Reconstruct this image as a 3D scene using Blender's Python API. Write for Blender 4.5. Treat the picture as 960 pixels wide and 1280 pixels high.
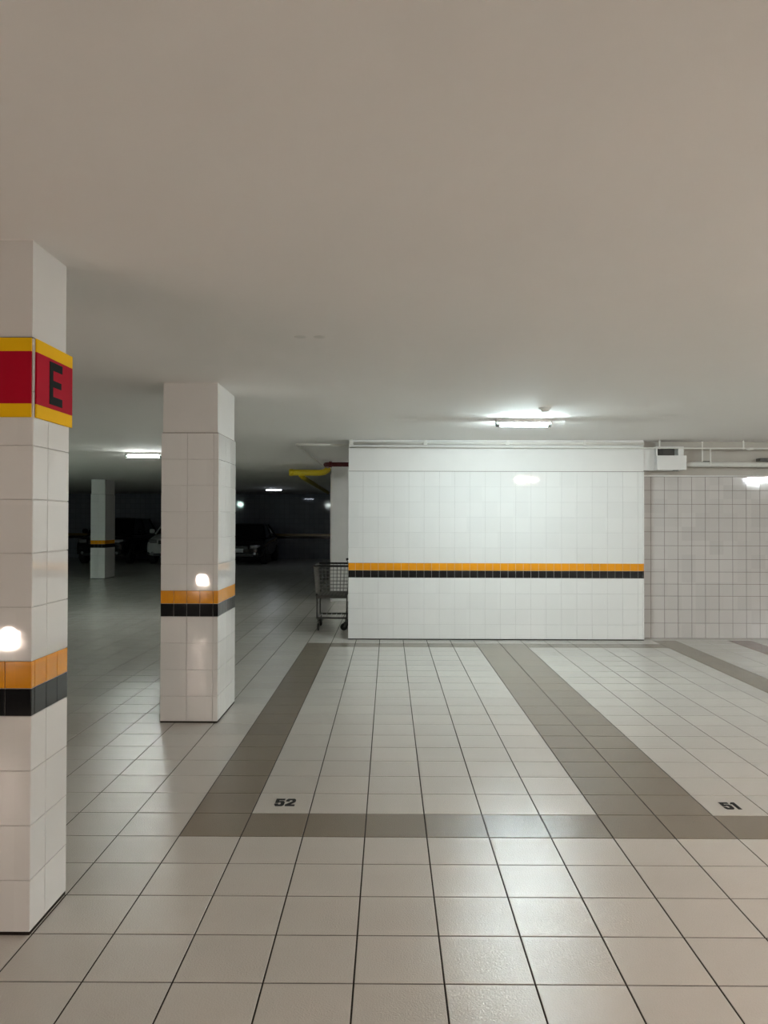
import bpy, math, random
from mathutils import Vector, Matrix, Euler
random.seed(7)
S = bpy.context.scene
for o in list(bpy.data.objects):
    bpy.data.objects.remove(o)
C = S.collection
PI = math.pi

# ------------------------------------------------------------------ camera
F_PX, PITCH, YAW, ROLL, CAM_H = 980.65, 0.0108248, 0.0061338, 0.0027032, 1.54468
def cam_ray(x, y):
    u2, v2 = x - 480.0, y - 640.0
    u = u2 * math.cos(ROLL) + v2 * math.sin(ROLL)
    v = -u2 * math.sin(ROLL) + v2 * math.cos(ROLL)
    a, c = u / F_PX, -v / F_PX
    yy = math.cos(PITCH) - c * math.sin(PITCH)
    zz = math.sin(PITCH) + c * math.cos(PITCH)
    return Vector((a * math.cos(YAW) - yy * math.sin(YAW), a * math.sin(YAW) + yy * math.cos(YAW), zz))
cd = bpy.data.cameras.new('camera')
cam = bpy.data.objects.new('camera', cd)
C.objects.link(cam)
S.camera = cam
fw = cam_ray(480, 640).normalized()
rt = (cam_ray(481, 640) - cam_ray(480, 640)).normalized()
up = (cam_ray(480, 639) - cam_ray(480, 640)).normalized()
cam.matrix_world = Matrix(((rt.x, up.x, -fw.x, 0), (rt.y, up.y, -fw.y, 0), (rt.z, up.z, -fw.z, CAM_H), (0, 0, 0, 1)))
cd.sensor_fit = 'VERTICAL'
cd.sensor_height = 36.0
cd.lens = F_PX / 1280.0 * 36.0
cd.clip_start = 0.05
cd.clip_end = 200

# ------------------------------------------------------------------ world, exposure, lamp strengths
wd = bpy.data.worlds.new('World')
S.world = wd
wd.use_nodes = True
wd.node_tree.nodes['Background'].inputs[0].default_value = (0.0, 0.0, 0.0, 1)
wd.node_tree.nodes['Background'].inputs[1].default_value = 0.0
S.view_settings.view_transform = 'Standard'
S.view_settings.look = 'None'
S.view_settings.gamma = 1.0
S.view_settings.use_curve_mapping = False
S.view_settings.exposure = 2.5
# tube lamps: place on the ceiling and radiance (red, green, blue)
LAMPS = {
    'bay':   (1.388, 8.11, (67.0, 81.0, 83.0)),
    'left':  (-3.835, 12.23, (34.7, 37.6, 35.7)),
    'far':   (-3.80, 25.9, (3.7, 4.1, 4.7)),
    'near':  (3.37, 1.1, (154.3, 122.8, 107.6)),
    'side':  (8.9, 1.8, (487.3, 534.0, 534.0)),
    'passage_fill': (1.2, 13.05, (19.7, 20.3, 20.3)),  # added unseen lamp, brightens the grey wall end
    'lane':  (-9.5, 12.2, (79.0, 109.6, 99.5)),  # added unseen lamp, lifts the left side and the distant pillar
}
HEADLAMP = (30.0, 24.5, 21.0)
CEIL = 2.595

# ------------------------------------------------------------------ materials
MATS = {}
def new_mat(name):
    m = bpy.data.materials.new(name)
    m.use_nodes = True
    return m, m.node_tree, m.node_tree.nodes['Principled BSDF']
def setp(b, **k):
    for n, v in k.items():
        b.inputs[n.replace('_', ' ')].default_value = v
def nd(t, kind, **k):
    n = t.nodes.new(kind)
    for a, v in k.items():
        setattr(n, a, v)
    return n
def mixcol(t, fac, a, b, mode='MIX'):
    m = nd(t, 'ShaderNodeMix', data_type='RGBA', blend_type=mode)
    for sock, v in ((m.inputs[0], fac), (m.inputs[6], a), (m.inputs[7], b)):
        if hasattr(v, 'is_output'):
            t.links.new(v, sock)
        elif isinstance(v, (int, float)):
            sock.default_value = v
        else:
            sock.default_value = (*v, 1)
    return m.outputs[2]
def noise(t, scale, detail=3, rough=0.5, coord=None):
    n = nd(t, 'ShaderNodeTexNoise')
    n.inputs['Scale'].default_value = scale
    n.inputs['Detail'].default_value = detail
    n.inputs['Roughness'].default_value = rough
    if coord is None:
        g = nd(t, 'ShaderNodeNewGeometry')
        coord = g.outputs['Position']
    t.links.new(coord, n.inputs['Vector'])
    return n.outputs['Fac']
def ramp(t, src, lo, hi, a=0.0, b=1.0):
    r = nd(t, 'ShaderNodeMapRange')
    t.links.new(src, r.inputs[0])
    for i, v in zip((1, 2, 3, 4), (lo, hi, a, b)):
        r.inputs[i].default_value = v
    return r.outputs[0]
def bump(t, b, height, strength, dist):
    n = nd(t, 'ShaderNodeBump')
    n.inputs['Strength'].default_value = strength
    n.inputs['Distance'].default_value = dist
    t.links.new(height, n.inputs['Height'])
    t.links.new(n.outputs[0], b.inputs['Normal'])
    return n
def tile_rand(t, px, py, ox=0.0, oy=0.0, axes='XY'):
    """one random value for each tile cell, from the place of the surface"""
    g = nd(t, 'ShaderNodeNewGeometry')
    s = nd(t, 'ShaderNodeSeparateXYZ')
    t.links.new(g.outputs['Position'], s.inputs[0])
    c = nd(t, 'ShaderNodeCombineXYZ')
    for k, (ax, p, o) in enumerate(((axes[0], px, ox), (axes[1], py, oy))):
        a = nd(t, 'ShaderNodeMath', operation='SUBTRACT'); a.inputs[1].default_value = o
        t.links.new(s.outputs['XYZ'.index(ax)], a.inputs[0])
        d = nd(t, 'ShaderNodeMath', operation='DIVIDE'); d.inputs[1].default_value = p
        t.links.new(a.outputs[0], d.inputs[0])
        f = nd(t, 'ShaderNodeMath', operation='FLOOR')
        t.links.new(d.outputs[0], f.inputs[0])
        t.links.new(f.outputs[0], c.inputs[k])
    w = nd(t, 'ShaderNodeTexWhiteNoise', noise_dimensions='3D')
    t.links.new(c.outputs[0], w.inputs['Vector'])
    return w.outputs['Value']

TX0, TY0, TP = -0.11346, 3.84553, 0.303
def floor_mat(name, col, spread):
    m, t, b = new_mat(name)
    r = tile_rand(t, TP, TP, TX0, TY0)
    lo = tuple(c * (1 - spread) for c in col); hi = tuple(c * (1 + spread) for c in col)
    base = mixcol(t, r, lo, hi)
    sm = noise(t, 3.1, 5, 0.7)
    dirt = mixcol(t, ramp(t, sm, 0.3, 0.8), (1, 1, 1), (0.965, 0.96, 0.95))
    base = mixcol(t, 1.0, base, dirt, 'MULTIPLY')
    sp = noise(t, 420, 1, 0.5)
    base = mixcol(t, ramp(t, sp, 0.62, 0.8, 0, 0.25), base, tuple(c * 0.7 for c in col))
    t.links.new(base, b.inputs['Base Color'])
    rn = ramp(t, tile_rand(t, TP, TP, TX0, TY0 + 0.0007), 0.0, 1.0, 0.15, 0.165)
    t.links.new(rn, b.inputs['Roughness'])
    setp(b, IOR=1.5)
    bump(t, b, noise(t, 150, 2, 0.6), 0.6, 0.0022)
    return m
MATS['floor'] = floor_mat('floor_tile_light', (0.575, 0.55, 0.505), 0.03)
MATS['floor_dark'] = floor_mat('floor_tile_taupe', (0.235, 0.20, 0.152), 0.05)
MATS['floor_red'] = floor_mat('floor_tile_red_brown', (0.20, 0.115, 0.098), 0.05)

def flat_mat(name, col, rough=0.5, metal=0.0, var=0.06, nscale=6.0, bmp=0.0, bscale=80, ior=1.45):
    m, t, b = new_mat(name)
    n = noise(t, nscale, 4, 0.6)
    base = mixcol(t, ramp(t, n, 0.3, 0.7), tuple(c * (1 - var) for c in col), tuple(min(1, c * (1 + var)) for c in col))
    t.links.new(base, b.inputs['Base Color'])
    setp(b, Roughness=rough, Metallic=metal, IOR=ior)
    if bmp:
        bump(t, b, noise(t, bscale, 3, 0.6), bmp, 0.002)
    return m
def glaze(name, col, px, pz, rough=0.03, spread=0.02, axes='XZ'):
    m, t, b = new_mat(name)
    r = tile_rand(t, px, pz, 0.01, 0.0, axes)
    base = mixcol(t, r, tuple(c * (1 - spread) for c in col), tuple(min(1, c * (1 + spread)) for c in col))
    t.links.new(base, b.inputs['Base Color'])
    setp(b, Roughness=rough, IOR=1.5)
    bump(t, b, noise(t, 7.0, 2, 0.5), 0.03, 0.01)
    return m
MATS['grout_floor'] = flat_mat('dark_floor_grout', (0.026, 0.021, 0.017), 0.9, bmp=0.3)
MATS['grout_white'] = flat_mat('pale_wall_grout', (0.60, 0.59, 0.57), 0.8)
MATS['grout_and_shadow'] = flat_mat('brown_grout_and_shadow_line', (0.22, 0.185, 0.165), 0.85)  # brown joints of the recessed wall, also the painted shadow lines over tiles
MATS['tile_white'] = glaze('white_glazed_tile', (0.76, 0.755, 0.735), 0.2, 0.2)
MATS['tile_old'] = glaze('grey_pink_glazed_tile', (0.53, 0.495, 0.47), 0.184, 0.184, 0.045, 0.05)
MATS['tile_orange'] = glaze('orange_glazed_tile', (0.78, 0.31, 0.008), 0.1, 0.1, 0.08, 0.05)
MATS['band_dull'] = glaze('dull_ochre_band', (0.17, 0.11, 0.018), 0.1, 0.1, 0.2, 0.05)  # duller and darker than the orange band tiles
MATS['tile_black'] = glaze('black_glazed_tile', (0.006, 0.006, 0.007), 0.1, 0.1, 0.07, 0.1)
MATS['paint'] = flat_mat('off_white_wall_paint', (0.72, 0.705, 0.68), 0.55, var=0.02, nscale=3, bmp=0.06)
MATS['paint_grey'] = flat_mat('grey_wall_paint', (0.80, 0.80, 0.78), 0.6, var=0.03, nscale=3)
MATS['ceiling'] = flat_mat('matte_ceiling_paint', (0.92, 0.895, 0.87), 0.85, var=0.008, nscale=1.3, bmp=0.05, bscale=40)
MATS['paint_beige'] = flat_mat('aged_beige_paint', (0.47, 0.435, 0.385), 0.6, var=0.05, nscale=2.5)
MATS['pvc'] = flat_mat('white_plastic_pipe', (0.74, 0.72, 0.67), 0.4, var=0.03)
MATS['pvc_dark'] = flat_mat('grey_bracket', (0.12, 0.115, 0.105), 0.6)
MATS['red_pipe'] = flat_mat('dark_red_pipe_paint', (0.085, 0.006, 0.008), 0.4)
MATS['yellow_pipe'] = flat_mat('yellow_pipe_paint', (0.62, 0.46, 0.01), 0.4)
MATS['sign_yellow'] = flat_mat('sign_yellow', (0.92, 0.53, 0.009), 0.6, var=0.02, ior=1.25)
MATS['sign_red'] = flat_mat('sign_red', (0.46, 0.007, 0.026), 0.6, var=0.03, ior=1.25)
MATS['number_black'] = flat_mat('black_number_paint', (0.010, 0.010, 0.010), 0.5)
MATS['sign_black'] = flat_mat('sign_black', (0.012, 0.014, 0.012), 0.6, ior=1.25)
for k in ('sign_red', 'sign_yellow', 'sign_black', 'number_black', 'grout_floor'):
    MATS[k].node_tree.nodes['Principled BSDF'].inputs['Specular IOR Level'].default_value = 0.12
MATS['socket'] = flat_mat('grey_lamp_socket', (0.30, 0.32, 0.31), 0.4)
MATS['fixture'] = flat_mat('white_fixture_metal', (0.78, 0.78, 0.76), 0.4)
MATS['chrome'] = flat_mat('zinc_wire', (0.22, 0.22, 0.215), 0.4, 0.7)
MATS['steel_dark'] = flat_mat('worn_steel_tube', (0.10, 0.10, 0.095), 0.4, 0.6)
MATS['black_plastic'] = flat_mat('black_plastic', (0.012, 0.012, 0.013), 0.4)
MATS['rubber'] = flat_mat('black_rubber', (0.015, 0.015, 0.015), 0.7)
MATS['car_black'] = flat_mat('black_car_paint', (0.003, 0.003, 0.004), 0.12, var=0.02)
MATS['car_white'] = flat_mat('white_car_paint', (0.62, 0.63, 0.62), 0.15, var=0.02)
MATS['car_glass'] = flat_mat('dark_car_glass', (0.004, 0.005, 0.006), 0.05, var=0.02)
MATS['lens'] = flat_mat('headlamp_lens', (0.55, 0.56, 0.58), 0.08, 0.7)
MATS['plate'] = flat_mat('pale_number_plate', (0.55, 0.56, 0.56), 0.4)
MATS['scar'] = flat_mat('plaster_patch', (0.80, 0.78, 0.75), 0.9)

def emit_mat(name, rgb):
    strength = max(max(rgb), 1e-6)
    col = tuple(c / strength for c in rgb)
    m, t, b = new_mat(name)
    setp(b, Base_Color=(0.8, 0.8, 0.8, 1), Roughness=0.4)
    b.inputs['Emission Color'].default_value = (*col, 1)
    b.inputs['Emission Strength'].default_value = strength
    # slight unevenness along the tube so that the surface stays procedural
    n = ramp(t, noise(t, 3.0, 1), 0.2, 0.8, strength * 0.94, strength * 1.06)
    t.links.new(n, b.inputs['Emission Strength'])
    return m
def far_wall_mat():
    m, t, b = new_mat('dark_far_wall_tile')
    g = nd(t, 'ShaderNodeNewGeometry')
    s = nd(t, 'ShaderNodeSeparateXYZ'); t.links.new(g.outputs['Position'], s.inputs[0])
    c = nd(t, 'ShaderNodeCombineXYZ')
    t.links.new(s.outputs[0], c.inputs[0]); t.links.new(s.outputs[2], c.inputs[1])
    br = nd(t, 'ShaderNodeTexBrick', offset=0.0)
    t.links.new(c.outputs[0], br.inputs['Vector'])
    for k, v in (('Scale', 1.0), ('Mortar Size', 0.004), ('Brick Width', 0.2), ('Row Height', 0.2)):
        br.inputs[k].default_value = v
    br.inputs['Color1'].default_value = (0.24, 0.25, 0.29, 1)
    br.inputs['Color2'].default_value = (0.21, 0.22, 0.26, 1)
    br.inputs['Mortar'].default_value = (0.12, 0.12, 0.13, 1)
    t.links.new(br.outputs['Color'], b.inputs['Base Color'])
    setp(b, Roughness=0.045, Specular_IOR_Level=0.3)
    bump(t, b, noise(t, 4.0, 2), 0.05, 0.02)
    return m
MATS['far_tile'] = far_wall_mat()

# ------------------------------------------------------------------ mesh helpers
class MB:
    def __init__(s):
        s.v, s.f, s.mi = [], [], []
    def add(s, vs, fs, mi=0):
        o = len(s.v)
        s.v += [tuple(v) for v in vs]
        s.f += [tuple(i + o for i in f) for f in fs]
        s.mi += [mi] * len(fs)
        return s
    def box(s, a, b, mi=0):
        x0, y0, z0 = a; x1, y1, z1 = b
        return s.add([(x0, y0, z0), (x1, y0, z0), (x1, y1, z0), (x0, y1, z0), (x0, y0, z1), (x1, y0, z1), (x1, y1, z1), (x0, y1, z1)],
                     [(0, 3, 2, 1), (4, 5, 6, 7), (0, 1, 5, 4), (1, 2, 6, 5), (2, 3, 7, 6), (3, 0, 4, 7)], mi)
    def tube(s, pts, r, n=8, caps=True, mi=0):
        pts = [Vector(p) for p in pts]
        rs = r if isinstance(r, (list, tuple)) else [r] * len(pts)
        vs, fs = [], []
        prev = None
        for i, p in enumerate(pts):
            d = (pts[min(i + 1, len(pts) - 1)] - pts[max(i - 1, 0)]).normalized()
            if prev is None:
                a = d.cross(Vector((0, 0, 1)))
                if a.length < 1e-3:
                    a = d.cross(Vector((1, 0, 0)))
            else:
                a = prev - d * prev.dot(d)
            a.normalize(); prev = a
            b = d.cross(a)
            for k in range(n):
                t = 2 * PI * k / n
                vs.append(p + (a * math.cos(t) + b * math.sin(t)) * rs[i])
        for i in range(len(pts) - 1):
            for k in range(n):
                k2 = (k + 1) % n
                fs.append((i * n + k, i * n + k2, (i + 1) * n + k2, (i + 1) * n + k))
        if caps:
            fs.append(tuple(reversed(range(n))))
            fs.append(tuple((len(pts) - 1) * n + k for k in range(n)))
        return s.add(vs, fs, mi)
    def lathe(s, prof, n=16, axis='Z', at=(0, 0, 0), mi=0):
        """prof: (radius, height) list"""
        vs, fs = [], []
        for r, h in prof:
            for k in range(n):
                t = 2 * PI * k / n
                c, q = r * math.cos(t), r * math.sin(t)
                p = {'Z': (c, q, h), 'X': (h, c, q), 'Y': (q, h, c)}[axis]
                vs.append((p[0] + at[0], p[1] + at[1], p[2] + at[2]))
        for i in range(len(prof) - 1):
            for k in range(n):
                k2 = (k + 1) % n
                fs.append((i * n + k, i * n + k2, (i + 1) * n + k2, (i + 1) * n + k))
        fs.append(tuple(reversed(range(n))))
        fs.append(tuple((len(prof) - 1) * n + k for k in range(n)))
        return s.add(vs, fs, mi)
    def prism(s, poly, z0, z1, fn=lambda x, y, z: (x, y, z), mi=0):
        n = len(poly)
        vs = [fn(x, y, z0) for x, y in poly] + [fn(x, y, z1) for x, y in poly]
        fs = [tuple(reversed(range(n))), tuple(range(n, 2 * n))]
        fs += [(k, (k + 1) % n, n + (k + 1) % n, n + k) for k in range(n)]
        return s.add(vs, fs, mi)
    def mesh(s, name, mats, smooth=False):
        me = bpy.data.meshes.new(name)
        me.from_pydata(s.v, [], s.f)
        for m in (mats if isinstance(mats, (list, tuple)) else [mats]):
            me.materials.append(MATS[m] if isinstance(m, str) else m)
        me.polygons.foreach_set('material_index', s.mi)
        if smooth:
            me.polygons.foreach_set('use_smooth', [True] * len(me.polygons))
        me.update()
        return me
    def build(s, name, mats, parent=None, smooth=False, bevel=0.0):
        o = link(name, s.mesh(name, mats, smooth), parent)
        if bevel:
            b = o.modifiers.new('bevel', 'BEVEL'); b.width = bevel; b.segments = 2; b.limit_method = 'ANGLE'
        return o
def link(name, data, parent=None):
    o = bpy.data.objects.new(name, data)
    C.objects.link(o)
    if parent is not None:
        o.parent = parent
    return o
def tag(o, label=None, cat=None, group=None, kind=None):
    for k, v in (('label', label), ('category', cat), ('group', group), ('kind', kind)):
        if v:
            o[k] = v
    return o
def empty(name, loc=(0, 0, 0), rz=0.0):
    o = link(name, None)
    o.location = loc
    o.rotation_euler = (0, 0, rz)
    o.empty_display_size = 0.1
    return o
def arc(c, r, a0, a1, n, ax, ay):
    c, ax, ay = Vector(c), Vector(ax), Vector(ay)
    return [c + ax * (r * math.cos(a0 + (a1 - a0) * i / n)) + ay * (r * math.sin(a0 + (a1 - a0) * i / n)) for i in range(n + 1)]

# tiles: a thin slab with pillowed edges, shared between tiles of one size
TILE_CACHE = {}
def tile_mesh(w, h, th, e, mat):
    key = (round(w, 4), round(h, 4), th, e, mat)
    if key not in TILE_CACHE:
        a, b = w / 2, h / 2
        m = MB()
        m.add([(-a, -b, 0), (a, -b, 0), (a, b, 0), (-a, b, 0),
               (-a, -b, th - e * 0.6), (a, -b, th - e * 0.6), (a, b, th - e * 0.6), (-a, b, th - e * 0.6),
               (-a + e, -b + e, th), (a - e, -b + e, th), (a - e, b - e, th), (-a + e, b - e, th)],
              [(8, 9, 10, 11), (4, 5, 9, 8), (5, 6, 10, 9), (6, 7, 11, 10), (7, 4, 8, 11),
               (0, 1, 5, 4), (1, 2, 6, 5), (2, 3, 7, 6), (3, 0, 4, 7)])
        TILE_CACHE[key] = m.mesh('tile', mat)
    return TILE_CACHE[key]
def put_tile(parent, name, origin, ux, uy, x0, x1, y0, y1, gap, th, e, mat, jit=0.0):
    """tile between x0..x1 and y0..y1 of the plane at origin spanned by ux, uy (outwards = ux x uy)"""
    w, h = x1 - x0 - gap, y1 - y0 - gap
    if w < 0.008 or h < 0.008:
        return None
    ux, uy = Vector(ux), Vector(uy)
    n = ux.cross(uy)
    c = Vector(origin) + ux * ((x0 + x1) / 2) + uy * ((y0 + y1) / 2)
    o = link(name, tile_mesh(w, h, th, e, mat), parent)
    rot = Matrix((ux, uy, n)).transposed()
    if jit:
        rot = rot @ Euler((random.gauss(0, jit), random.gauss(0, jit), 0)).to_matrix()
    o.matrix_world = Matrix.Translation(c) @ rot.to_4x4()
    return o
def cuts(a, b, lines):
    ls = [a] + [x for x in lines if a + 1e-4 < x < b - 1e-4] + [b]
    return list(zip(ls[:-1], ls[1:]))

# ------------------------------------------------------------------ floor
FX0, FX1, FY0, FY1 = -16.0, 12.0, -6.0, 31.5
TH = 0.010
floor = MB().box((FX0, FY0, -0.30), (FX1, FY1, -0.0025)).build('floor', 'grout_floor')
tag(floor, 'pale tiled garage floor with taupe bay lines and dark grout', kind='structure')
def xl(k): return TX0 + TP * k
def yl(j): return TY0 + TP * j
COLS = [(xl(k), xl(k + 1), k) for k in range(-53, 11)]
COLS += [(xl(11), 3.420, 11), (3.420, 3.720, 12), (3.720, 4.060, 13), (4.060, 4.400, 14), (4.400, 4.700, 15)]
x = 4.700
k = 16
while x < FX1:
    COLS.append((x, min(x + TP, FX1), k)); x += TP; k += 1
COLS = [(max(a, FX0), b, k) for a, b, k in COLS if b > FX0 + 0.05]
ROWS = [(max(yl(j), FY0), min(yl(j + 1), FY1), j) for j in range(-40, 93) if yl(j + 1) > FY0 + 0.05 and yl(j) < FY1 - 0.03]
def kind_of(k, j):
    if j < 0 or j > 20:
        return 'floor'
    if j == 0 and k >= -3:
        return 'floor_dark'
    if j == 19 and -3 <= k <= 12:
        return 'floor_dark'
    if j <= 19 and (k == -3 or k in (4, 5)):
        return 'floor_dark'
    if k == 12:
        return 'floor_dark'
    if k == 15 and j > 0:
        return 'floor_red'
    return 'floor'
def to_px(p):
    d = Vector(p) - Vector((0, 0, CAM_H))
    z = d.dot(fw)
    if z < 0.3:
        return None
    return 480 + F_PX * d.dot(rt) / z, 640 - F_PX * d.dot(up) / z, z
def hidden(x, y):
    if y > 10.19 and x > -0.5:
        return True
    for (a, b, c, d) in ((-1.775, -1.33, 2.92, 3.25), (-1.74, -1.30, 5.98, 6.65)):
        if a < x < b and c < y < d:
            return True
    return False
cand = []
for (y0, y1, j) in ROWS:
    for (x0, x1, k) in COLS:
        q = to_px(((x0 + x1) / 2, (y0 + y1) / 2, 0))
        vis = q is not None and -60 < q[0] < 1020 and -10 < q[1] < 1330 and not hidden((x0 + x1) / 2, (y0 + y1) / 2)
        # seen through the gap left of the pillars only
        cand.append((q[2] if vis else 999, x0, x1, y0, y1, k, j))
cand.sort(key=lambda c: c[0])
FG = 0.006
rest = MB()
for n, (dist, x0, x1, y0, y1, k, j) in enumerate(cand):
    kd = kind_of(k, j)
    if n < 300 and dist < 900:
        put_tile(floor, 'floor_tile', (0, 0, -TH), (1, 0, 0), (0, 1, 0), x0, x1, y0, y1, FG, TH, 0.0012, kd)
    else:
        g, e, z = FG / 2, 0.0012, 0.0
        a0, a1, b0, b1 = x0 + g, x1 - g, y0 + g, y1 - g
        if a1 - a0 < 0.01 or b1 - b0 < 0.01:
            continue
        rest.add([(a0, b0, -TH), (a1, b0, -TH), (a1, b1, -TH), (a0, b1, -TH),
                  (a0 + e, b0 + e, z), (a1 - e, b0 + e, z), (a1 - e, b1 - e, z), (a0 + e, b1 - e, z)],
                 [(4, 5, 6, 7), (0, 1, 5, 4), (1, 2, 6, 5), (2, 3, 7, 6), (3, 0, 4, 7)],
                 {'floor': 0, 'floor_dark': 1, 'floor_red': 2}[kd])
tag(rest.build('floor_tiles', ['floor', 'floor_dark', 'floor_red'], floor), kind='stuff')

# bay numbers painted on the tiles
D5 = [(0.02, 1.0), (0.02, 0.42), (0.33, 0.42), (0.40, 0.50), (0.56, 0.50), (0.62, 0.43), (0.62, 0.27), (0.56, 0.2), (0.42, 0.2), (0.36, 0.27), (0.36, 0.33),
      (0.0, 0.33), (0.0, 0.16), (0.16, 0.0), (0.82, 0.0), (1.0, 0.16), (1.0, 0.53), (0.84, 0.68), (0.50, 0.68), (0.38, 0.63), (0.38, 0.80), (0.94, 0.80), (0.94, 1.0)]
D2 = [(0.0, 0.0), (1.0, 0.0), (1.0, 0.21), (0.52, 0.21), (0.98, 0.55), (1.0, 0.62), (1.0, 0.84), (0.84, 1.0), (0.16, 1.0), (0.0, 0.84), (0.0, 0.62), (0.36, 0.62),
      (0.36, 0.75), (0.42, 0.81), (0.58, 0.81), (0.64, 0.75), (0.64, 0.62), (0.0, 0.2)]
D1 = [(0.18, 0.0), (0.62, 0.0), (0.62, 1.0), (0.26, 1.0), (0.0, 0.84), (0.0, 0.70), (0.18, 0.74)]
def bay_number(digits, x, y, w, h, label):
    root = MB()
    dx = x
    for poly, ww in digits:
        root.prism([(dx + px * ww, y + py * h) for px, py in poly], 0.0004, 0.0014)
        dx += ww * 1.0 + w * 0.10
    o = root.build('bay_number', 'number_black', floor)
    tag(o, label)
bay_number([(D5, 0.053), (D2, 0.053)], -0.618, 4.252, 0.052, 0.110, 'black number 52 painted on a pale tile')
bay_number([(D5, 0.053), (D1, 0.048)], 1.812, 4.236, 0.052, 0.104, 'black number 51 painted on a pale tile')

# ------------------------------------------------------------------ ceiling and shell
ceiling = MB().box((FX0, FY0, CEIL), (FX1, FY1, CEIL + 0.2)).build('ceiling', 'ceiling')
tag(ceiling, 'smooth off-white painted ceiling slab', kind='structure')
def wall_box(name, a, b, mat, label, parent=None):
    o = MB().box(a, b).build(name, mat, parent)
    return tag(o, label, kind='structure')
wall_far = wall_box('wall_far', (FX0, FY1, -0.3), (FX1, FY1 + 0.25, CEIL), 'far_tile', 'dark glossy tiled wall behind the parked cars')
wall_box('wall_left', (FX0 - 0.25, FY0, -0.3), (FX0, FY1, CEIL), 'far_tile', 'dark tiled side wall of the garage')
wall_box('wall_right', (FX1, FY0, -0.3), (FX1 + 0.25, FY1, CEIL), 'paint', 'off-white side wall of the garage')
wall_box('wall_back', (FX0, FY0 - 0.25, -0.3), (FX1, FY0, CEIL), 'paint', 'off-white wall closing the garage behind')
# band on the far wall
b = MB().box((FX0, FY1 - 0.012, 0.905), (-1.0, FY1, 1.005)).build('ochre_band', 'band_dull', wall_far)
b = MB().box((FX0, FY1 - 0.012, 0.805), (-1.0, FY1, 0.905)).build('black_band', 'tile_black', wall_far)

TT = 0.011      # wall tile thickness
def tiled_face(parent, origin, ux, cols, bcols, width, lv, th=TT, gap=0.003, base=0.012, jit=0.0012):
    """lv = (top of lower rows, orange/black joint, top of band, top of tiles)"""
    uz = (0, 0, 1)
    low = [lv[0] * i / 4 for i in range(5)]; low[0] = base
    upr = [lv[2] + (lv[3] - lv[2]) * i / 6 for i in range(7)]
    for z0, z1 in list(zip(low[:-1], low[1:])) + list(zip(upr[:-1], upr[1:])):
        for x0, x1 in cuts(0, width, cols):
            put_tile(parent, 'wall_tile', origin, ux, uz, x0, x1, z0, z1, gap, th, 0.0015, 'tile_white', jit)
    for z0, z1, m, nm in ((lv[0], lv[1], 'tile_black', 'black_band_tile'), (lv[1], lv[2], 'tile_orange', 'orange_band_tile')):
        for x0, x1 in cuts(0, width, bcols):
            put_tile(parent, nm, origin, ux, uz, x0, x1, z0, z1, gap, th, 0.0015, m, jit)

# ------------------------------------------------------------------ wall between the bays
WX0, WX1, WY = -0.525, 3.308, 10.19
wall_middle = wall_box('wall_middle', (WX0 + 0.001, WY + TT - 0.002, -0.2), (WX1 - 0.001, 12.6, CEIL), 'paint', 'white tiled wall with orange and black band at bay heads')
LVW = (0.802, 0.897, 0.994, 2.183)
MB().box((WX0 + 0.002, WY + 0.004, 0.0), (WX1 - 0.002, WY + TT, LVW[3])).build('grout_bed', 'grout_white', wall_middle)
ccol = [0.192 + 0.198 * i for i in range(30)]
bcol = [0.192 - 0.099 + 0.099 * i for i in range(60)]
tiled_face(wall_middle, (WX0, WY + TT, 0), (1, 0, 0), ccol, bcol, WX1 - WX0 - 0.016, LVW)
MB().box((WX1 - 0.016, WY - 0.002, 0.012), (WX1 + 0.002, WY + 0.03, LVW[0])).build('corner_trim', 'tile_white', wall_middle, bevel=0.002)
MB().box((WX1 - 0.016, WY - 0.002, LVW[2]), (WX1 + 0.002, WY + 0.03, LVW[3])).build('corner_trim', 'tile_white', wall_middle, bevel=0.002)
MB().box((WX1 - 0.016, WY + 0.001, LVW[1]), (WX1 - 0.002, WY + 0.03, LVW[2])).build('orange_band_tile', 'tile_orange', wall_middle)
MB().box((WX1 - 0.016, WY + 0.001, LVW[0]), (WX1 - 0.002, WY + 0.03, LVW[1])).build('black_band_tile', 'tile_black', wall_middle)
MB().box((WX0, WY + 0.002, 0.0), (WX1, WY + 0.01, 0.012)).build('base_joint', 'grout_floor', wall_middle)
MB().box((WX0, WY + 0.004, LVW[3]), (WX1, WY + TT, LVW[3] + 0.006)).build('tile_edge_strip', 'grout_and_shadow', wall_middle)  # dark strip painted in as the shadow line above the tiles

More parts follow.
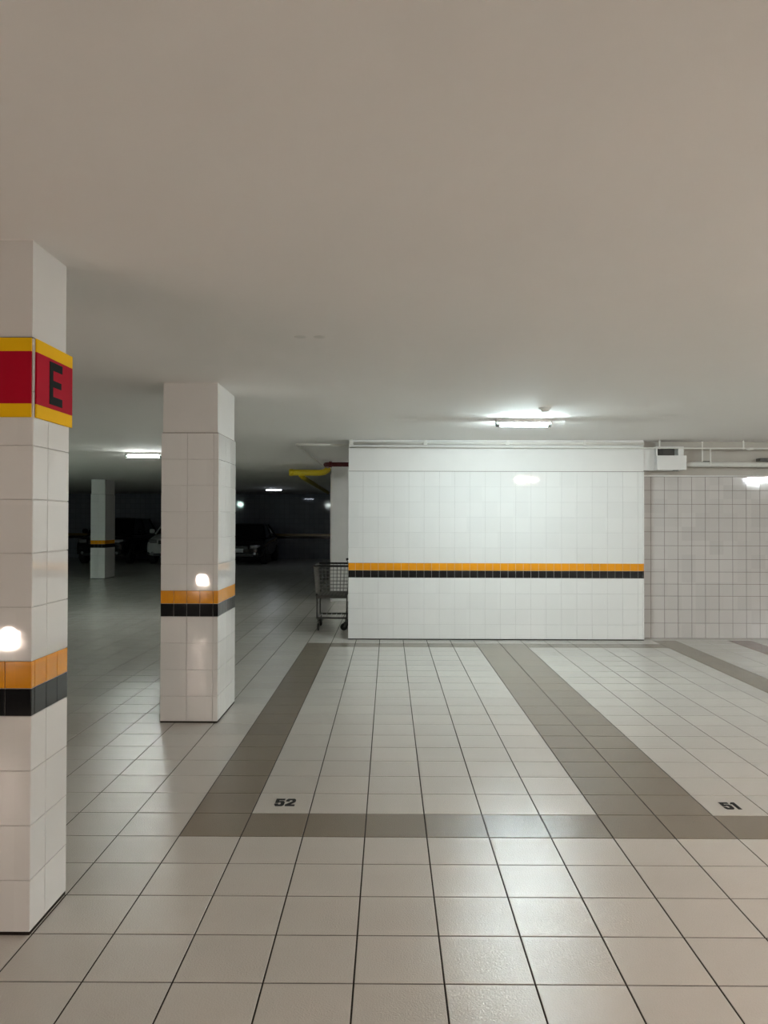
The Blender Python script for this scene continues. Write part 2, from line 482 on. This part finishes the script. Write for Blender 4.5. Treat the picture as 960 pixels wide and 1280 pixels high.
# recessed wall to the right of it
RY = 10.403
wall_recess = wall_box('wall_recess', (WX1 + 0.001, RY + 0.009, -0.2), (FX1 - 0.001, 12.6, CEIL), 'paint_beige', 'grey-pink tiled wall with dark joints, set back at the right')
MB().box((WX1 + 0.002, RY + 0.004, 0.0), (FX1 - 0.01, RY + 0.009, 2.135)).build('grout_bed', 'grout_and_shadow', wall_recess)
rc = [3.467 - WX1 - 0.006 + 0.1800 * i for i in range(60)]
rz = [0.0, 0.199, 0.379, 0.556, 0.714, 0.875, 1.040, 1.222, 1.404, 1.588, 1.770, 1.953, 2.133]
many = MB()
for z0, z1 in zip(rz[:-1], rz[1:]):
    for x0, x1 in cuts(0, FX1 - WX1 - 0.02, rc):
        if x0 < 2.2:
            put_tile(wall_recess, 'wall_tile', (WX1 + 0.006, RY + 0.009, 0), (1, 0, 0), (0, 0, 1), x0, x1, z0, z1, 0.0055, 0.009, 0.0016, 'tile_old', 0.0022)
        else:
            g, a, e = 0.00275, WX1 + 0.006, 0.0016
            many.add([(a + x0 + g, RY + 0.009, z0 + g), (a + x1 - g, RY + 0.009, z0 + g), (a + x1 - g, RY + 0.009, z1 - g), (a + x0 + g, RY + 0.009, z1 - g),
                      (a + x0 + g + e, RY, z0 + g + e), (a + x1 - g - e, RY, z0 + g + e), (a + x1 - g - e, RY, z1 - g - e), (a + x0 + g + e, RY, z1 - g - e)],
                     [(4, 5, 6, 7), (0, 1, 5, 4), (1, 2, 6, 5), (2, 3, 7, 6), (3, 0, 4, 7)])
tag(many.build('wall_tiles', 'tile_old', wall_recess), kind='stuff')
MB().box((WX1 + 0.004, RY - 0.014, 2.136), (FX1 - 0.01, RY + 0.012, 2.152)).build('tile_edge_strip', 'paint', wall_recess, bevel=0.002)
# side of the tiled wall seen by the recess
wall_passage = wall_box('wall_passage', (-1.10, 15.0, -0.2), (6.0, 15.8, CEIL), 'paint_grey', 'plain grey wall end beyond the shopping cart')
MB().box((-1.115, 14.985, 0.0), (-1.085, 15.03, CEIL - 0.16)).build('corner_trim', 'paint', wall_passage)

# ------------------------------------------------------------------ pillars
def pillar(x0, x1, y0, y1, lv, label, fcols_from_right, tiled=True):
    root = empty('pillar', ((x0 + x1) / 2, (y0 + y1) / 2, 0))
    cx, cy = root.location.x, root.location.y
    L = lambda x, y, z: (x - cx, y - cy, z)
    t = TT
    MB().box(L(x0 + t, y0 + t, 0.0), L(x1 - t, y1 - t, CEIL)).build('core', 'paint', root)
    MB().box(L(x0 + 0.0045, y0 + 0.0045, 0.004), L(x1 - 0.0045, y1 - 0.0045, lv[3])).build('grout_bed', 'grout_white', root)
    MB().box(L(x0 + 0.002, y0 + 0.002, 0.0), L(x1 - 0.002, y1 - 0.002, 0.011)).build('base_joint', 'grout_floor', root)
    MB().box(L(x0 + 0.006, y0 + 0.006, lv[3]), L(x1 - 0.006, y1 - 0.006, lv[3] + 0.005)).build('top_shadow_line', 'grout_and_shadow', root)  # dark rim standing in for the shadow line where the tiles end
    W, D = x1 - x0, y1 - y0
    def face(origin, ux, width, cols, bcols):
        tiled_face(root, origin, ux, cols, bcols, width, lv)
    e = 0.0
    back = root.matrix_world
    fc = [W - 0.2 * i for i in range(9, 0, -1)] if fcols_from_right else [0.2 * i for i in range(1, 9)]
    fb = [W - 0.1 * i for i in range(19, 0, -1)] if fcols_from_right else [0.1 * i for i in range(1, 19)]
    sc = [D - 0.2 * i for i in range(9, 0, -1)]
    sb = [D - 0.1 * i for i in range(19, 0, -1)]
    if tiled:
        # children are placed in world space, the root stands at (cx, cy)
        for origin, ux, width, c1, b1 in ((L(x0, y0 + t, 0), (1, 0, 0), W, fc, fb), (L(x1 - t, y0, 0), (0, 1, 0), D, sc, sb),
                                          (L(x1, y1 - t, 0), (-1, 0, 0), W, fc, fb), (L(x0 + t, y1, 0), (0, -1, 0), D, sc, sb)):
            face(origin, ux, width, c1, b1)
    return tag(root, label, 'pillar', 'tiled pillars')
LV1 = (0.811, 0.914, 1.016, 2.224)
LV2 = (0.807, 0.906, 1.006, 2.209)
P1 = pillar(-1.775, -1.330, 2.922, 3.250, LV1, 'white tiled pillar carrying the red sign with letter E', True)
P2 = pillar(-1.740, -1.301, 5.983, 6.650, LV2, 'white tiled pillar without a sign, beside the taupe line of bay 52', False)
P3 = pillar(-7.805, -7.424, 20.49, 21.23, LV2, 'distant tiled pillar standing in the dark in front of the parked cars', False)

# ------------------------------------------------------------------ signs on the near pillar
def plate_sign(label, letter, front):
    z = ((1.927, 1.978, 'sign_yellow', 'stripe'), (1.978, 2.174, 'sign_red', 'panel'), (2.174, 2.224, 'sign_yellow', 'stripe'))
    if front:
        root = empty('pillar_sign', (-1.56, 2.922, 1.927))
        span = (-1.775, -1.336)
    else:
        root = empty('pillar_sign', (-1.330, 3.10, 1.927))
        span = (2.930, 3.262)
    ox, oy, oz = root.location
    for z0, z1, m, nm in z:
        if front:
            MB().box((span[0] - ox, -0.008, z0 - oz), (span[1] - ox, -0.0012, z1 - oz)).build(nm, m, root, bevel=0.001)
        else:
            MB().box((0.0012, span[0] - oy, z0 - oz), (0.008, span[1] - oy, z1 - oz)).build(nm, m, root, bevel=0.001)
    if letter:
        E_ = [(0, 0), (1, 0), (1, 0.195), (0.27, 0.195), (0.27, 0.42), (0.92, 0.42), (0.92, 0.575), (0.27, 0.575), (0.27, 0.81), (1, 0.81), (1, 1), (0, 1)]
        ya, wd_, za, ht = 3.040, 0.118, 1.995, 0.167
        MB().prism([(ya + px * wd_, za + pz * ht) for px, pz in E_], 0.008, 0.0095, lambda a, b_, d: (d, a - oy, b_ - oz)).build('letter', 'sign_black', root)
    return tag(root, label, 'sign', 'signs on the near pillar')
plate_sign('red sign between yellow stripes with black letter E', True, False)
plate_sign('plain red sign between yellow stripes, without letter, on the same pillar', False, True)

# ------------------------------------------------------------------ tube lamps
def lamp(x, y, rgb, label, rz=0.0, length=0.58):
    root = empty('tube_lamp', (x, y, CEIL), rz)
    h = length / 2
    hq = MB().box((-h * 0.98, -0.060, -0.022), (h * 0.98, 0.060, 0.0))
    for s_ in (-1, 1):       # turned-down lips of the reflector
        hq.box((-h * 0.98, s_ * 0.0585 - 0.0015, -0.040), (h * 0.98, s_ * 0.0585 + 0.0015, -0.022))
    hq.build('housing', 'fixture', root)
    for s in (-1, 1):
        q = MB()
        q.lathe([(0.020, 0.0), (0.034, 0.010), (0.036, 0.045), (0.030, 0.050)], 14, 'X', (s * h - (0.050 if s > 0 else 0.0), 0, -0.047))
        q.box((s * h - (0.045 if s > 0 else -0.005), -0.016, -0.048), (s * h - (0.005 if s > 0 else -0.045), 0.016, -0.012))
        q.build('socket', 'socket', root, smooth=False)
    m = emit_mat('lit_tube', rgb)
    MB().tube([(-h + 0.045, 0, -0.050), (h - 0.045, 0, -0.050)], 0.026, 16).build('tube', m, root, smooth=True)
    return tag(root, label, 'lamp', 'tube lamps on the ceiling')
LAMP_LABELS = {
    'bay': 'lit tube lamp on the ceiling above bay 52, beside a smoke detector',
    'left': 'lit tube lamp on the ceiling left of the plain pillar',
    'far': 'lit tube lamp on the ceiling in front of the black sedan',
    'near': 'lit tube lamp on the ceiling before bay 51, out of view',
    'side': 'lit tube lamp on the ceiling near the right side wall, out of view',
    'passage_fill': 'added fill light, a tube lamp on the ceiling behind the banded wall, out of view',
    'lane': 'added fill light, a tube lamp on the ceiling deep in the left driving lane, out of view',
}
for key, (lx, ly, rgb) in LAMPS.items():
    lamp(lx, ly, rgb, LAMP_LABELS[key])
# smoke detector beside the first lamp
sd = empty('smoke_detector', (1.445, 7.28, CEIL))
MB().lathe([(0.050, -0.014), (0.056, -0.010), (0.056, 0.0)], 20).build('base', 'fixture', sd, smooth=False)
MB().lathe([(0.012, -0.040), (0.032, -0.036), (0.042, -0.022), (0.044, -0.014)], 20).build('sensor_cap', 'fixture', sd, smooth=True)
tag(sd, 'small round white smoke detector on the ceiling beside the tube lamp', 'smoke detector')
# plaster scars left by a removed fitting
for sx in (-0.055, 0.055):
    o = MB().lathe([(0.030, -0.0025), (0.036, 0.0)], 14, 'Z', (0, 0, 0)).build('plaster_patch', 'scar', ceiling)
    o.location = (-0.455 + sx, 4.48, CEIL)

# ------------------------------------------------------------------ conduits and pipes
def conduit(name, pts, r, mat, label, cat='pipe', clips=(), clipsize=(0.025, 0.03), group=None):
    root = empty(name, pts[0])
    P0 = Vector(pts[0])
    MB().tube([Vector(p) - P0 for p in pts], r, 12).build('run', mat, root, smooth=True)
    for c in clips:
        c = Vector(c) - P0
        q = MB()
        q.box((c.x - clipsize[0] / 2, c.y - r - 0.004, c.z - r - 0.004), (c.x + clipsize[0] / 2, c.y + r + 0.004, c.z + r + 0.004))
        q.box((c.x - 0.008, c.y - 0.006, c.z + r), (c.x + 0.008, c.y + 0.006, CEIL - P0.z))
        q.build('clip', mat, root, bevel=0.002)
    return tag(root, label, cat, group)
zc = 2.545
conduit('conduit', [(WX0 + 0.02, WY - 0.03, zc), (WX1 - 0.01, WY - 0.03, zc)], 0.018, 'pvc', 'thick white conduit along the top of the banded wall', 'conduit', group='white conduits',
        clips=[(-0.49, WY - 0.03, zc), (0.47, WY - 0.03, zc), (1.53, WY - 0.03, zc), (2.53, WY - 0.03, zc)], clipsize=(0.05, 0.03))
conduit('conduit', [(WX0 + 0.02, WY - 0.06, 2.492), (5.2, WY - 0.06, 2.486), (7.5, WY - 0.06, 2.48)], 0.008, 'pvc', 'thin white conduit running below the thick one and past the vent box', 'conduit', group='white conduits',
        clips=[(3.49, WY - 0.06, 2.49), (4.57, WY - 0.06, 2.487)], clipsize=(0.02, 0.02))
o = MB().tube([(4.60, WY - 0.06, 2.482), (4.64, WY - 0.06, 2.478), (4.70, WY - 0.06, 2.485)], [0.012, 0.020, 0.012], 10).build('conduit_joint', 'pvc', None, smooth=True)
tag(o, 'bulged white joint on the thin conduit over the recessed wall', 'pipe fitting')
conduit('conduit', [(WX0 + 0.10, 10.42, 2.545), (-1.20, 10.42, 2.553), (-1.235, 10.45, 2.553), (-1.235, 14.97, 2.553)], 0.014, 'pvc',
        'white conduit leaving the banded wall and turning back to the grey wall end', 'conduit', group='white conduits')
r_ = conduit('sprinkler_pipe', [(3.0, 13.6, 2.515), (-0.96, 13.6, 2.515), (-1.06, 13.6, 2.515), (-1.10, 13.64, 2.515), (-1.10, 14.05, 2.515)], 0.040, 'red_pipe', 'dark red pipe under the ceiling ending in an elbow', 'pipe')
MB().tube([Vector((-0.99, 13.6, 2.515)) - r_.location, Vector((-1.04, 13.6, 2.515)) - r_.location], 0.052, 14).build('flange', 'red_pipe', r_, smooth=False)
g_ = empty('gas_pipe', (-1.87, 15.5, 2.483))
G = lambda *p: Vector(p) - g_.location
MB().tube([G(-1.87, 14.7, 2.44), G(-1.30, 14.7, 2.435), G(-1.22, 14.72, 2.45), G(-1.16, 14.78, 2.49), G(-1.15, 14.80, 2.52)], 0.058, 14).build('run', 'yellow_pipe', g_, smooth=True)
MB().tube([G(-1.86, 14.7, 2.44), G(-1.80, 14.7, 2.44)], 0.066, 14).build('end_cap', 'yellow_pipe', g_, smooth=False)
MB().tube([G(-1.66, 14.74, 2.395), G(-1.70, 15.6, 2.39), G(-1.86, 24.0, 2.39)], 0.045, 12).build('branch', 'yellow_pipe', g_, smooth=True)
tag(g_, 'yellow gas pipe with end cap beside the grey wall end', 'pipe')
d_ = empty('drain_pipe', (3.84, WY + 0.02, 2.286))
MB().tube([(0, 0, 0), (4.5, 0, -0.02)], 0.033, 14).build('run', 'pvc', d_, smooth=True)
for hx in (0.245, 0.325):
    MB().box((hx - 0.008, -0.036 if hx > 0.3 else 0.03, -0.01), (hx + 0.008, -0.026 if hx > 0.3 else 0.036, CEIL - 2.286 if hx < 0.3 else 0.20)).build('hanger', 'pvc', d_)
MB().box((0.25, -0.03, 0.033), (0.325, 0.03, 0.042)).build('saddle', 'pvc_dark', d_)
tag(d_, 'thick white drain pipe running right from the vent box', 'pipe')
o = MB().box((4.86, WY + 0.10, 2.335), (5.30, RY + 0.008, 2.375)).build('cable_bracket', 'pvc_dark', None, bevel=0.003)
tag(o, 'small dark bracket on the wall above the drain pipe', 'bracket')
# box at the head of the recess
v_ = empty('vent_box', (3.64, 10.24, 2.20))
V_ = lambda x, y, z: (x - 3.64, y - 10.24, z - 2.20)
q = MB().box(V_(3.455, 10.12, 2.205), V_(3.835, 10.36, 2.392)); q.build('body', 'paint', v_, bevel=0.004)
MB().box(V_(3.455, 10.16, 2.392), V_(3.474, 10.36, 2.50)).build('upright', 'paint', v_)
MB().box(V_(3.742, 10.16, 2.392), V_(3.812, 10.36, 2.50)).build('upright', 'paint', v_)
MB().box(V_(3.474, 10.30, 2.392), V_(3.742, 10.36, 2.50)).build('grille_back', 'pvc_dark', v_)
for i in range(5):
    MB().box(V_(3.482 + i * 0.020, 10.22, 2.392), V_(3.488 + i * 0.020, 10.25, 2.495)).build('slat', 'pvc_dark', v_)
MB().box(V_(3.455, 10.16, 2.50), V_(3.812, 10.36, 2.512)).build('lid', 'paint', v_)
MB().box(V_(3.67, 10.13, 2.197), V_(3.735, 10.17, 2.206)).build('latch', 'pvc_dark', v_)
MB().box(V_(3.31, 10.235, 2.205), V_(3.457, 10.36, 2.50)).build('side_panel', 'paint', v_)
tag(v_, 'off-white box with a dark open slot at the head of the recess', 'box')

# ------------------------------------------------------------------ shopping cart
def shopping_cart(cx, cy, rz):
    root = empty('shopping_cart', (cx, cy, 0), rz)
    w, d = 0.245, 0.37           # half sizes at the rim
    zr, zb = 0.905, 0.495
    wb, db0 = 0.215, 0.36
    # basket made of wires
    def side(pa, pb, pc, pe, nu, nv):
        pa, pb, pc, pe = map(Vector, (pa, pb, pc, pe))
        q = MB()
        for i in range(nu + 1):
            t = i / nu
            q.tube([pa.lerp(pb, t), pe.lerp(pc, t)], 0.0032, 5)
        for j in range(nv + 1):
            t = j / nv
            q.tube([pa.lerp(pe, t), pb.lerp(pc, t)], 0.0032, 5)
        return q
    a = [(-wb, -db0, zb), (wb, -db0, zb), (wb, db0, zb), (-wb, db0, zb)]
    r = [(-w, -d, zr), (w, -d, zr), (w, d, zr), (-w, d, zr)]
    for i, nu in ((0, 9), (1, 12), (2, 9), (3, 12)):
        k = (i + 1) % 4
        side(a[i], a[k], r[k], r[i], nu, 8).build('basket_side', 'chrome', root)
    side(a[0], a[1], a[2], a[3], 9, 12).build('basket_floor', 'chrome', root)
    MB().box((-wb, -db0 - 0.008, zb - 0.035), (wb, -db0 + 0.004, zb + 0.004)).build('basket_sill', 'steel_dark', root, bevel=0.003)
    q = MB()
    rr = [Vector(p) for p in r]
    for i in range(4):
        q.tube([rr[i] + Vector((0, 0, 0.004)), rr[(i + 1) % 4] + Vector((0, 0, 0.004))], 0.014, 8)
    q.build('rim', 'black_plastic', root)
    for sx in (-1, 1):
        for sy in (-1, 1):
            x0 = sx * (wb - 0.005)
            yy = sy * 0.26
            MB().tube([(x0, sy * 0.30, zb + 0.02), (x0, yy, zb - 0.10), (x0, yy, 0.175)], 0.0095, 8).build('leg', 'steel_dark', root, smooth=True)
    q = MB()
    for y_ in (-0.26, 0.26):
        q.tube([(-wb, y_, 0.175), (wb, y_, 0.175)], 0.013, 8)
    for x_ in (-wb, wb):
        q.tube([(x_, -0.26, 0.175), (x_, 0.26, 0.175)], 0.011, 8)
    q.build('rack_frame', 'steel_dark', root)
    for i in range(6):
        x_ = -wb + 2 * wb * (i + 0.5) / 6
        MB().tube([(x_, -0.26, 0.178), (x_, 0.26, 0.178)], 0.005, 6).build('rack_rod', 'chrome', root)
    for sx in (-1, 1):
        for sy in (-1, 1):
            c = empty('caster', (sx * (wb - 0.02), sy * 0.25, 0)); c.parent = root
            c.rotation_euler = (0, 0, {(-1, -1): 0.15, (1, -1): -1.25, (-1, 1): -0.3, (1, 1): 0.4}[(sx, sy)])
            tr = -0.028
            MB().lathe([(0.030, -0.013), (0.050, -0.011), (0.052, 0.0), (0.050, 0.011), (0.030, 0.013)], 18, 'X', (0, tr, 0.052)).build('wheel', 'rubber', c, smooth=False)
            q = MB()
            for s in (-1, 1):
                q.add([(s * 0.017, tr - 0.014, 0.045), (s * 0.017, tr + 0.014, 0.045), (s * 0.017, 0.022, 0.118), (s * 0.017, -0.022, 0.118),
                       (s * 0.020, tr - 0.014, 0.045), (s * 0.020, tr + 0.014, 0.045), (s * 0.020, 0.022, 0.118), (s * 0.020, -0.022, 0.118)],
                      [(0, 1, 2, 3), (7, 6, 5, 4), (0, 4, 5, 1), (1, 5, 6, 2), (2, 6, 7, 3), (3, 7, 4, 0)])
            q.box((-0.020, -0.022, 0.116), (0.020, 0.022, 0.124))
            q.tube([(0, 0, 0.12), (0, 0, 0.175)], 0.009, 8)
            q.tube([(-0.022, tr, 0.052), (0.022, tr, 0.052)], 0.008, 8)
            q.build('fork', 'steel_dark', c)
    # bent handle bracket at one corner
    MB().tube([(w - 0.005, -d + 0.05, zr), (w - 0.012, -d + 0.05, zr + 0.045), (w - 0.03, -d + 0.05, zr + 0.075), (w - 0.035, -d + 0.05, zr + 0.095)], 0.007, 8).build('handle_bracket', 'chrome', root, smooth=True)
    MB().tube([(w - 0.045, -d + 0.05, zr + 0.095), (w - 0.020, -d + 0.05, zr + 0.10), (w + 0.0, -d + 0.05, zr + 0.095)], 0.014, 8).build('handle_grip', 'black_plastic', root, smooth=True)
    MB().box((-wb - 0.006, -db0 + 0.0, zb - 0.005), (-wb + 0.02, -db0 + 0.05, zb + 0.03)).build('corner_bumper', 'black_plastic', root, bevel=0.004)
    return tag(root, 'empty wire shopping cart with black rim beside the banded wall', 'shopping cart')
shopping_cart(-0.795, 11.28, 0.0)

# ------------------------------------------------------------------ cars
def car(cx, yfront, paint, label, H=1.42, W=1.74, Lg=4.2, suv=False, lit=None, rz=0.0):
    root = empty('parked_car', (cx, yfront, 0), rz)
    hw = W / 2
    belt = 0.95 if not suv else 1.08
    hood = 0.80 if not suv else 0.98
    gb = 0.22 if not suv else 0.27
    # lower body: rings along the length, front at y = 0
    st = [(0.00, 0.80, 0.34, hood - 0.22), (0.06, 0.90, gb + 0.03, hood - 0.10), (0.25, 0.96, gb, hood - 0.03), (0.70, 1.0, gb, hood + 0.04), (1.10, 1.0, gb, hood + 0.11),
          (1.30, 1.0, gb, belt), (2.00, 1.0, gb, belt + 0.01), (2.90, 1.0, gb, belt + 0.03), (3.50, 0.99, gb, belt + 0.05), (3.95, 0.95, gb + 0.05, belt + 0.03), (Lg - 0.04, 0.88, 0.38, belt - 0.08)]
    prof = [(-0.86, 0.0), (-0.98, 0.12), (-1.0, 0.45), (-0.97, 0.80), (-0.88, 0.95), (-0.55, 1.0), (0, 1.02), (0.55, 1.0), (0.88, 0.95), (0.97, 0.80), (1.0, 0.45), (0.98, 0.12), (0.86, 0.0)]
    n = len(prof)
    q = MB(); vs = []; fs = []
    for y, s, z0, z1 in st:
        vs += [(px * hw * s, y, z0 + pz * (z1 - z0)) for px, pz in prof]
    for i in range(len(st) - 1):
        for k in range(n):
            k2 = (k + 1) % n
            fs.append((i * n + k, i * n + k2, (i + 1) * n + k2, (i + 1) * n + k))
    fs += [tuple(reversed(range(n))), tuple(range((len(st) - 1) * n, len(st) * n))]
    q.add(vs, fs)
    o = q.build('body', paint, root, smooth=True)
    o.modifiers.new('s', 'SUBSURF').levels = 1; o.modifiers['s'].render_levels = 2
    # greenhouse in glass and roof in paint
    y0, y1, y2, y3 = (1.12, 1.95, 3.15, 3.95) if not suv else (1.10, 1.80, 3.55, 4.05)
    rw = 0.70 if not suv else 0.76
    bot = [(-0.90, y0), (0.90, y0), (0.93, 2.4), (0.86, y3), (-0.86, y3), (-0.93, 2.4)]
    zr = H - 0.05
    top = [(-rw * 0.94, y1), (rw * 0.94, y1), (rw, 2.45), (rw * 0.93, y2), (-rw * 0.93, y2), (-rw, 2.45)]
    vs = [(a * hw, b_, belt - 0.04) for a, b_ in bot] + [(a * hw, b_, zr) for a, b_ in top]
    MB().add(vs, [(0, 1, 7, 6), (1, 2, 8, 7), (2, 3, 9, 8), (3, 4, 10, 9), (4, 5, 11, 10), (5, 0, 6, 11), (6, 7, 8, 9, 10, 11)]).build('windows', 'car_glass', root)
    rp = [(a * hw * 1.02, b_) for a, b_ in top]
    vs = [(a, b_, zr - 0.012) for a, b_ in rp] + [(a * 0.99, b_, zr + 0.012) for a, b_ in rp] + [(a * 0.72, 2.45 + (b_ - 2.45) * 0.8, H) for a, b_ in rp]
    fs = [tuple(reversed(range(6))), tuple(range(12, 18))] + [(k, (k + 1) % 6, 6 + (k + 1) % 6, 6 + k) for k in range(6)] + [(6 + k, 6 + (k + 1) % 6, 12 + (k + 1) % 6, 12 + k) for k in range(6)]
    MB().add(vs, fs).build('roof', paint, root, smooth=False, bevel=0.01)
    for s in (-1, 1):
        for (pa, pb) in ((0, 0), (2, 2), (3, 3)):
            ia = pa if s > 0 else {0: 1, 2: 5, 3: 4}[pa]
            a, b_ = bot[ia], top[ia]
            MB().tube([(a[0] * hw * 1.0, a[1], belt - 0.03), (b_[0] * hw * 1.01, b_[1], zr)], 0.030, 6).build('window_post', paint if pa != 2 else 'car_glass', root)
        # mirrors
        mq = MB().lathe([(0.02, -0.10), (0.075, -0.085), (0.085, 0.0), (0.07, 0.075), (0.02, 0.09)], 12, 'X', (s * (hw + 0.10), 1.35, belt + 0.06))
        m_ = mq.build('mirror', paint, root, smooth=True)
        MB().tube([(s * (hw - 0.06), 1.33, belt - 0.01), (s * (hw + 0.04), 1.35, belt + 0.03)], 0.02, 6).build('mirror_arm', 'black_plastic', m_)
        # headlamps, wrapped round the corners
        hz = hood - 0.17
        hq = MB()
        pts = [(0.48, -0.005), (0.60, 0.0), (0.74, 0.035), (0.84, 0.10), (0.90, 0.26)]
        vs = []
        for i, (a, yy) in enumerate(pts):
            th_ = (0.055, 0.062, 0.066, 0.062, 0.03)[i]
            yo = yy - 0.022
            vs += [(s * a * hw, yo + 0.012, hz - th_), (s * a * hw, yo, hz), (s * a * hw, yo + 0.03, hz + th_)]
        fs = []
        for i in range(len(pts) - 1):
            for j in range(2):
                f = (i * 3 + j, (i + 1) * 3 + j, (i + 1) * 3 + j + 1, i * 3 + j + 1)
                fs.append(f if s > 0 else tuple(reversed(f)))
        hq.add(vs, fs)
        h_ = hq.build('headlamp', 'lens', root, smooth=True)
        sd_ = h_.modifiers.new('t', 'SOLIDIFY'); sd_.thickness = 0.05; sd_.offset = -1
        if lit:
            MB().lathe([(0.02, -0.012), (0.075, -0.006), (0.085, 0.010)], 18, 'Y', (s * 0.70 * hw, -0.012, hz)).build('lit_bulb', lit, h_, smooth=True)
        # fog lamps and wheels
        MB().lathe([(0.02, -0.01), (0.055, -0.004), (0.06, 0.05)], 14, 'Y', (s * 0.66 * hw, 0.015, 0.40)).build('fog_lamp', 'lens', root, smooth=True)
        MB().box((s * 0.74 * hw - 0.11, 0.03, 0.36), (s * 0.74 * hw + 0.07, 0.10, 0.44)).build('fog_recess', 'black_plastic', root, bevel=0.01)
        for wy in (0.82, Lg - 0.82):
            R_ = 0.31 if not suv else 0.35
            w_ = MB().lathe([(R_ - 0.10, -0.10), (R_ - 0.03, -0.105), (R_, -0.08), (R_, 0.08), (R_ - 0.03, 0.105), (R_ - 0.10, 0.10)], 24, 'X', (s * (hw - 0.10), wy, R_)).build('wheel', 'rubber', root)
            rim = MB().lathe([(R_ - 0.11, -0.10), (R_ - 0.10, 0.0), (R_ - 0.11, 0.10)], 24, 'X', (s * (hw - 0.10), wy, R_))
            for k in range(5):
                t = 2 * PI * k / 5
                rim.tube([(s * (hw + 0.004), wy, R_), (s * (hw - 0.005), wy + math.cos(t) * (R_ - 0.11), R_ + math.sin(t) * (R_ - 0.11))], 0.022, 6)
            rim.build('rim', 'steel_dark', w_)
    g = MB().box((-0.42 * hw, -0.018, hood - 0.27), (0.42 * hw, 0.05, hood - 0.14))
    gr = g.build('grille', 'black_plastic', root, bevel=0.008)
    for i in range(3):
        MB().box((-0.40 * hw, -0.024, hood - 0.255 + i * 0.04), (0.40 * hw, -0.016, hood - 0.245 + i * 0.04)).build('grille_bar', 'steel_dark', gr)
    MB().box((-0.62 * hw, -0.004, 0.30), (0.62 * hw, 0.08, 0.40)).build('bumper_intake', 'black_plastic', root, bevel=0.01)
    MB().box((-0.20, -0.034, 0.44), (0.20, -0.022, 0.57)).build('number_plate', 'plate', root, bevel=0.003)
    MB().tube([(-0.55, 1.16, belt + 0.02), (0.1, 1.19, belt + 0.05)], 0.010, 6).build('wiper', 'black_plastic', root)
    return tag(root, label, 'car', 'parked cars')
car(-5.15, 26.7, 'car_black', 'black sedan parked at the far wall, roof rounded, pale number plate')
car(-7.55, 26.9, 'car_white', 'white car parked at the far wall, half hidden by the plain pillar', H=1.58, suv=True)
car(-9.95, 26.9, 'car_black', 'tall black car parked behind the distant pillar', H=1.62, W=1.80, suv=True)
beam = emit_mat('lit_headlamp', HEADLAMP)
car(-3.55, -0.23, 'car_white', 'white car with lit headlamps behind the viewpoint, out of view', H=1.45, lit=beam, rz=PI)
